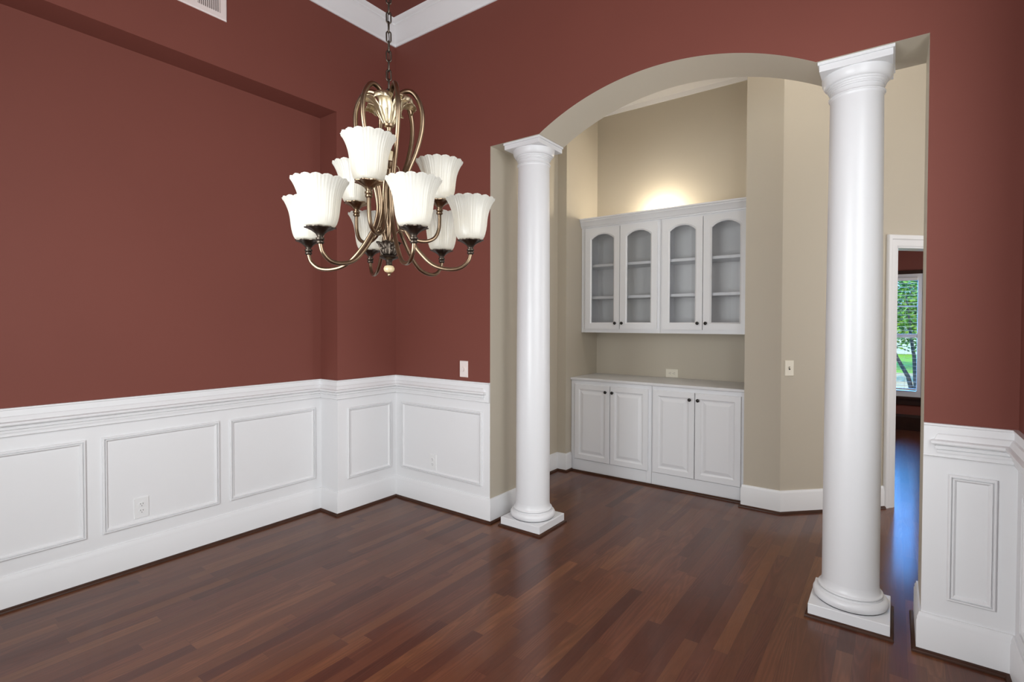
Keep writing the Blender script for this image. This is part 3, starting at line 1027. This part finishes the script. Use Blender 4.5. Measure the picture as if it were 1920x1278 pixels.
w.build('lamp_wire', M['dark_bronze'], smooth=60, **L_)
# top loop
pts = [(0.013 * math.cos(a), 0.0, 2.262 + 0.015 * math.sin(a) - Z0) for a in [2 * PI * i / 20 for i in range(20)]]
MB().tube(pts, 0.003, 8, closed=True).build('hanging_loop', M['dark_bronze'], smooth=60, **L_)
# centre stem (several turned pieces)
MB().lathe(cz([(0.0001, 2.246), (0.011, 2.244), (0.016, 2.236), (0.016, 2.228), (0.012, 2.22), (0.011, 2.186), (0.018, 2.180), (0.021, 2.173), (0.018, 2.166), (0.010, 2.162),
               (0.0085, 2.150), (0.013, 2.146), (0.013, 2.140), (0.0085, 2.136), (0.0085, 2.095), (0.013, 2.085), (0.017, 2.076)]), (0, 0, 0), 28).build('stem', M['bronze'], smooth=40, **L_)
MB().lathe(cz([(0.0165, 2.076), (0.0185, 2.068), (0.019, 2.058), (0.0185, 2.048), (0.0165, 2.041)]), (0, 0, 0), 28).build('glass_collar', M['amber'], smooth=60, **L_)
MB().lathe(cz([(0.0165, 2.041), (0.018, 2.036), (0.013, 2.026), (0.009, 2.020), (0.012, 2.015), (0.008, 2.009), (0.008, 1.85), (0.013, 1.82), (0.008, 1.80), (0.008, 1.76),
               (0.012, 1.752), (0.012, 1.735), (0.010, 1.70)]), (0, 0, 0), 28).build('stem', M['bronze'], smooth=40, **L_)

def leaf(mb, rz, ang0, width, curl, nu=12, nv=8, lobes=3):
    """acanthus leaf: rz = (r, z) midrib points, width = half width along it"""
    path = smooth_path(rz, 6)
    n = len(path)
    v, f = [], []
    for i, (r, z) in enumerate(path):
        t = i / (n - 1)
        hw = width(t) * (1 + 0.16 * math.cos(t * PI * 2 * lobes))
        for j in range(nv + 1):
            s = -1 + 2 * j / nv
            rr = r - 0.25 * abs(s) * hw * curl + 0.0026 * math.cos(s * PI * 3)
            off = s * hw
            zz = z - 0.22 * abs(s) ** 2 * hw
            x, y = rr, off
            v.append((x * math.cos(ang0) - y * math.sin(ang0), x * math.sin(ang0) + y * math.cos(ang0), zz - Z0))
    for i in range(n - 1):
        for j in range(nv):
            a = i * (nv + 1) + j
            f.append((a, a + 1, a + nv + 2, a + nv + 1))
    mb.add(v, f)

LOW = [R(34.5 + 60 * i) for i in range(6)]
UPP = [R(-60 + 120 * i) for i in range(3)]
proto = None
for a in LOW:
    aa = a + R(30)
    if proto is None:
        w = MB()
        leaf(w, [(0.012, 2.172), (0.022, 2.186), (0.035, 2.212), (0.046, 2.240), (0.062, 2.258), (0.084, 2.264), (0.098, 2.254), (0.099, 2.240)], 0,
             lambda t: 0.011 + 0.018 * math.sin(min(1, t * 1.25) * PI * 0.62), 0.5)
        proto = w.build('top_leaf', M['brass'], smooth=70, **L_)
        s_ = proto.modifiers.new('solid', 'SOLIDIFY')
        s_.thickness = 0.002
        q = proto
    else:
        q = proto.copy()
        COL.objects.link(q)
    q.rotation_euler = (0, 0, aa)
proto = None
for i in range(6):
    if proto is None:
        w = MB()
        leaf(w, [(0.012, 1.696), (0.022, 1.702), (0.029, 1.718), (0.032, 1.735), (0.040, 1.748), (0.045, 1.747)], 0,
             lambda t: 0.009 + 0.009 * math.sin(t * PI * 0.8), 0.6)
        proto = w.build('bottom_leaf', M['dark_bronze'], smooth=70, **L_)
        s_ = proto.modifiers.new('solid', 'SOLIDIFY')
        s_.thickness = 0.002
        q = proto
    else:
        q = proto.copy()
        COL.objects.link(q)
    q.rotation_euler = (0, 0, R(4.5 + 60 * i))
MB().lathe(cz([(0.010, 1.702), (0.020, 1.698), (0.032, 1.696), (0.034, 1.692), (0.030, 1.688), (0.014, 1.682), (0.010, 1.674), (0.012, 1.668), (0.009, 1.662)]), (0, 0, 0), 32,
           rm=lambda t, i: 1 + (0.05 * math.cos(t * 10) if i in (2, 3, 4) else 0)).build('bottom_dish', M['dark_bronze'], smooth=40, **L_)
MB().lathe(cz([(0.009, 1.6625), (0.0155, 1.660), (0.019, 1.653), (0.019, 1.646), (0.0155, 1.640), (0.008, 1.6375)]), (0, 0, 0), 28).build('glass_finial', M['amber'], smooth=60, **L_)
MB().lathe(cz([(0.008, 1.638), (0.009, 1.635), (0.005, 1.632), (0.006, 1.628), (0.0045, 1.624), (0.0001, 1.622)]), (0, 0, 0), 20).build('finial_tip', M['bronze'], smooth=50, **L_)

# arm with cup, shade and bulb; built along +x, turned about the stem
RL, ZL = 0.299, 1.7217           # lower cups
RU, ZU = 0.190, 1.8834           # upper cups
def arm_pts(kind):
    if kind == 'low':
        c = [(0.010, 2.232), (0.024, 2.262), (0.050, 2.290), (0.082, 2.292), (0.108, 2.262), (0.1225, 2.215), (0.120, 2.150), (0.100, 2.075), (0.073, 2.010), (0.050, 1.940), (0.040, 1.870),
             (0.050, 1.815), (0.075, 1.765), (0.112, 1.712), (0.160, 1.666), (0.212, 1.649), (0.258, 1.652), (0.288, 1.674), (0.298, 1.698), (RL, ZL - 0.012)]
    else:
        c = [(0.014, 2.005), (0.020, 1.985), (0.026, 1.950), (0.031, 1.890), (0.042, 1.830), (0.064, 1.785), (0.100, 1.762), (0.140, 1.760), (0.172, 1.776), (0.187, 1.808), (RU, 1.840), (RU, ZU - 0.012)]
    return [(r, 0.0, z - Z0) for r, z in smooth_path(c, 7)]
def small_scroll(kind):
    c = [(0.012, 1.742), (0.022, 1.772), (0.040, 1.792), (0.058, 1.786), (0.066, 1.776)] if kind == 'low' else [(0.012, 2.010), (0.024, 2.028), (0.036, 2.018), (0.034, 2.000), (0.026, 1.985)]
    return [(r, 0.0, z - Z0) for r, z in smooth_path(c, 6)]
cup_pr = [(0.008, -0.020), (0.012, -0.017), (0.0125, -0.012), (0.009, -0.009), (0.013, -0.006), (0.0135, -0.001), (0.009, 0.002), (0.010, 0.006), (0.016, 0.014), (0.025, 0.021), (0.036, 0.027), (0.044, 0.030), (0.0445, 0.0325), (0.030, 0.0325), (0.0001, 0.031)]
sh_pr = [(0.030, 0.033), (0.040, 0.0335), (0.0465, 0.038), (0.0505, 0.045), (0.0540, 0.056), (0.0572, 0.070), (0.0592, 0.085), (0.0606, 0.100), (0.0625, 0.115), (0.0655, 0.130), (0.0698, 0.144), (0.0750, 0.157), (0.0805, 0.168), (0.0850, 0.175), (0.0875, 0.178), (0.0885, 0.1795)]
NS = len(sh_pr)
def sh_r(t, i):
    k = i / (NS - 1)
    fl = abs(math.cos(t * 8))
    return 1 + (0.022 * (fl - 0.5) + 0.009 * math.cos(t * 48)) * min(1, k * 2.2) * (0.5 + 0.6 * k)
def sh_z(t, i):
    k = i / (NS - 1)
    return 0.0050 * (abs(math.cos(t * 8)) - 0.6) * max(0, (k - 0.55) / 0.45) ** 1.5
bulb_pr = [(0.0001, 0.04), (0.010, 0.04), (0.012, 0.055), (0.018, 0.072), (0.022, 0.088), (0.020, 0.102), (0.012, 0.113), (0.0001, 0.117)]
def cup_r(t, i):
    return 1 + ((0.03, 0.06, 0.10, 0.10)[i - 9] * math.cos(t * 8) if 9 <= i <= 12 else 0)
protos = {}
for kind, angs in (('low', LOW), ('up', UPP)):
    r0, z0 = (RL, ZL) if kind == 'low' else (RU, ZU)
    for a in angs:
        if kind not in protos:
            am = MB().tube(arm_pts(kind), (lambda f: 0.0092 - 0.0026 * f) if kind == 'low' else (lambda f: 0.0076 - 0.0008 * f), 14)
            am.tube(small_scroll(kind), 0.0034, 8)
            ao = am.build('arm', M['bronze'], smooth=60, **L_)
            c = (r0, 0, z0 - Z0)
            MB().lathe(cup_pr, c, 48, rm=cup_r).build('candle_cup', M['dark_bronze'] if kind == 'low' else M['bronze'], ao, smooth=50, world=False)
            sh = MB().lathe(sh_pr, c, 192, rm=sh_r, zm=sh_z).build('lamp_shade', M['shade'], ao, smooth=80, world=False)
            sm = sh.modifiers.new('solid', 'SOLIDIFY')
            sm.thickness = 0.0022
            MB().lathe(bulb_pr, c, 20).build('bulb', M['bulb'], ao, smooth=60, world=False)
            protos[kind] = ao
        else:
            ao = protos[kind].copy()
            COL.objects.link(ao)
            for chd in list(protos[kind].children):
                d_ = chd.copy()
                COL.objects.link(d_)
                d_.parent = ao
        ao.rotation_euler = (0, 0, a)
        light('bulb_light', 'POINT', (CX + r0 * math.cos(a), CY + r0 * math.sin(a), z0 + 0.135), 0.05, (1.0, 0.84, 0.62), shadow_soft_size=0.02)

# ------------------------------------------------------------------ outside the far window
tag(MB().box(-30, 30, 9.3, 60, -0.45, -0.35).build('lawn', M['lawn']), 'green lawn outside the far window', 'lawn', kind='structure')
tag(MB().box(-30, 30, 17.5, 24, -0.36, -0.33).build('street', M['road']), 'pale street beyond the lawn outside the window', 'street', kind='structure')
def tree(name, x, y, h, crown_r, z_lo, stems, leaf_m, nleaf, ls, label, seed):
    rnd = random.Random(seed)
    t = thing(name, label, 'tree', (x, y, -0.35))
    w = MB()
    tips = []
    for s in range(stems):
        a = 2 * PI * s / stems + rnd.random()
        sp = 0.16 * crown_r * (0.6 + rnd.random())
        p = [(x + 0.06 * math.cos(a), y + 0.06 * math.sin(a), -0.36)]
        hh = h * (0.75 + 0.2 * rnd.random())
        for i in range(1, 7):
            f = i / 6
            p.append((x + (0.06 + sp * 2.4 * f ** 1.4) * math.cos(a) + rnd.uniform(-.04, .04), y + (0.06 + sp * 2.4 * f ** 1.4) * math.sin(a) + rnd.uniform(-.04, .04), -0.36 + hh * f))
        r_ = 0.05 if stems > 1 else 0.16
        w.tube(p, lambda f, r_=r_: r_ * (1 - 0.75 * f), 8)
        tips += p[3:]
    w.build('trunk', M['bark'], t, smooth=60)
    w = MB()
    for _ in range(nleaf):
        u = rnd.random() ** 0.45
        th, ph = rnd.random() * 2 * PI, math.acos(rnd.uniform(-1, 1))
        cz_ = (z_lo + h - 0.35) / 2
        hz = (h - 0.35 - z_lo) / 2
        c = Vector((x + crown_r * u * math.sin(ph) * math.cos(th), y + crown_r * u * math.sin(ph) * math.sin(th), cz_ + hz * u * math.cos(ph)))
        d1_ = Vector((rnd.gauss(0, 1), rnd.gauss(0, 1), rnd.gauss(0, .6))).normalized()
        d2_ = d1_.cross(Vector((rnd.gauss(0, 1), rnd.gauss(0, 1), rnd.gauss(0, 1)))).normalized()
        q = ls * rnd.uniform(0.6, 1.3)
        w.add([c - d1_ * q, c + d2_ * q * .45, c + d1_ * q, c - d2_ * q * .45], [(0, 1, 2, 3)])
    w.build('foliage', leaf_m, t)
tree('crepe_myrtle', 0.42, 13.2, 2.75, 1.25, 0.9, 5, M['leaf'], 2600, 0.05, 'small bright green tree with several thin trunks outside the window', 3)
tree('shade_tree', 1.6, 27.5, 5.2, 3.2, 0.8, 1, M['leaf_dark'], 3000, 0.17, 'tall dark green tree across the street, behind the thin trunks', 5)
tree('shade_tree', 0.9, 20.5, 3.4, 1.5, 0.5, 3, M['leaf_dark'], 2200, 0.08, 'dark leafy tree just behind the bright green one outside the window', 11)
hs = thing('house', 'white house across the street seen through the window', 'house', (0.5, 42, -0.35))
MB().box(-6.5, 7.5, 40, 46, -0.35, 2.6).build('walls', M['siding'], hs)
w = MB()
w.add([(-7, 39.4, 2.6), (8, 39.4, 2.6), (8, 46.6, 2.6), (-7, 46.6, 2.6), (-6, 43, 4.4), (7, 43, 4.4)], [(0, 1, 5, 4), (2, 3, 4, 5), (1, 2, 5), (3, 0, 4), (0, 1, 2, 3)])
w.build('roof', M['shingle'], hs)
for x in (-4.5, -1.2, 2.2, 5.4):
    MB().box(x - 0.5, x + 0.5, 39.95, 40.02, 0.4, 1.9).build('window', M['slot'], hs)
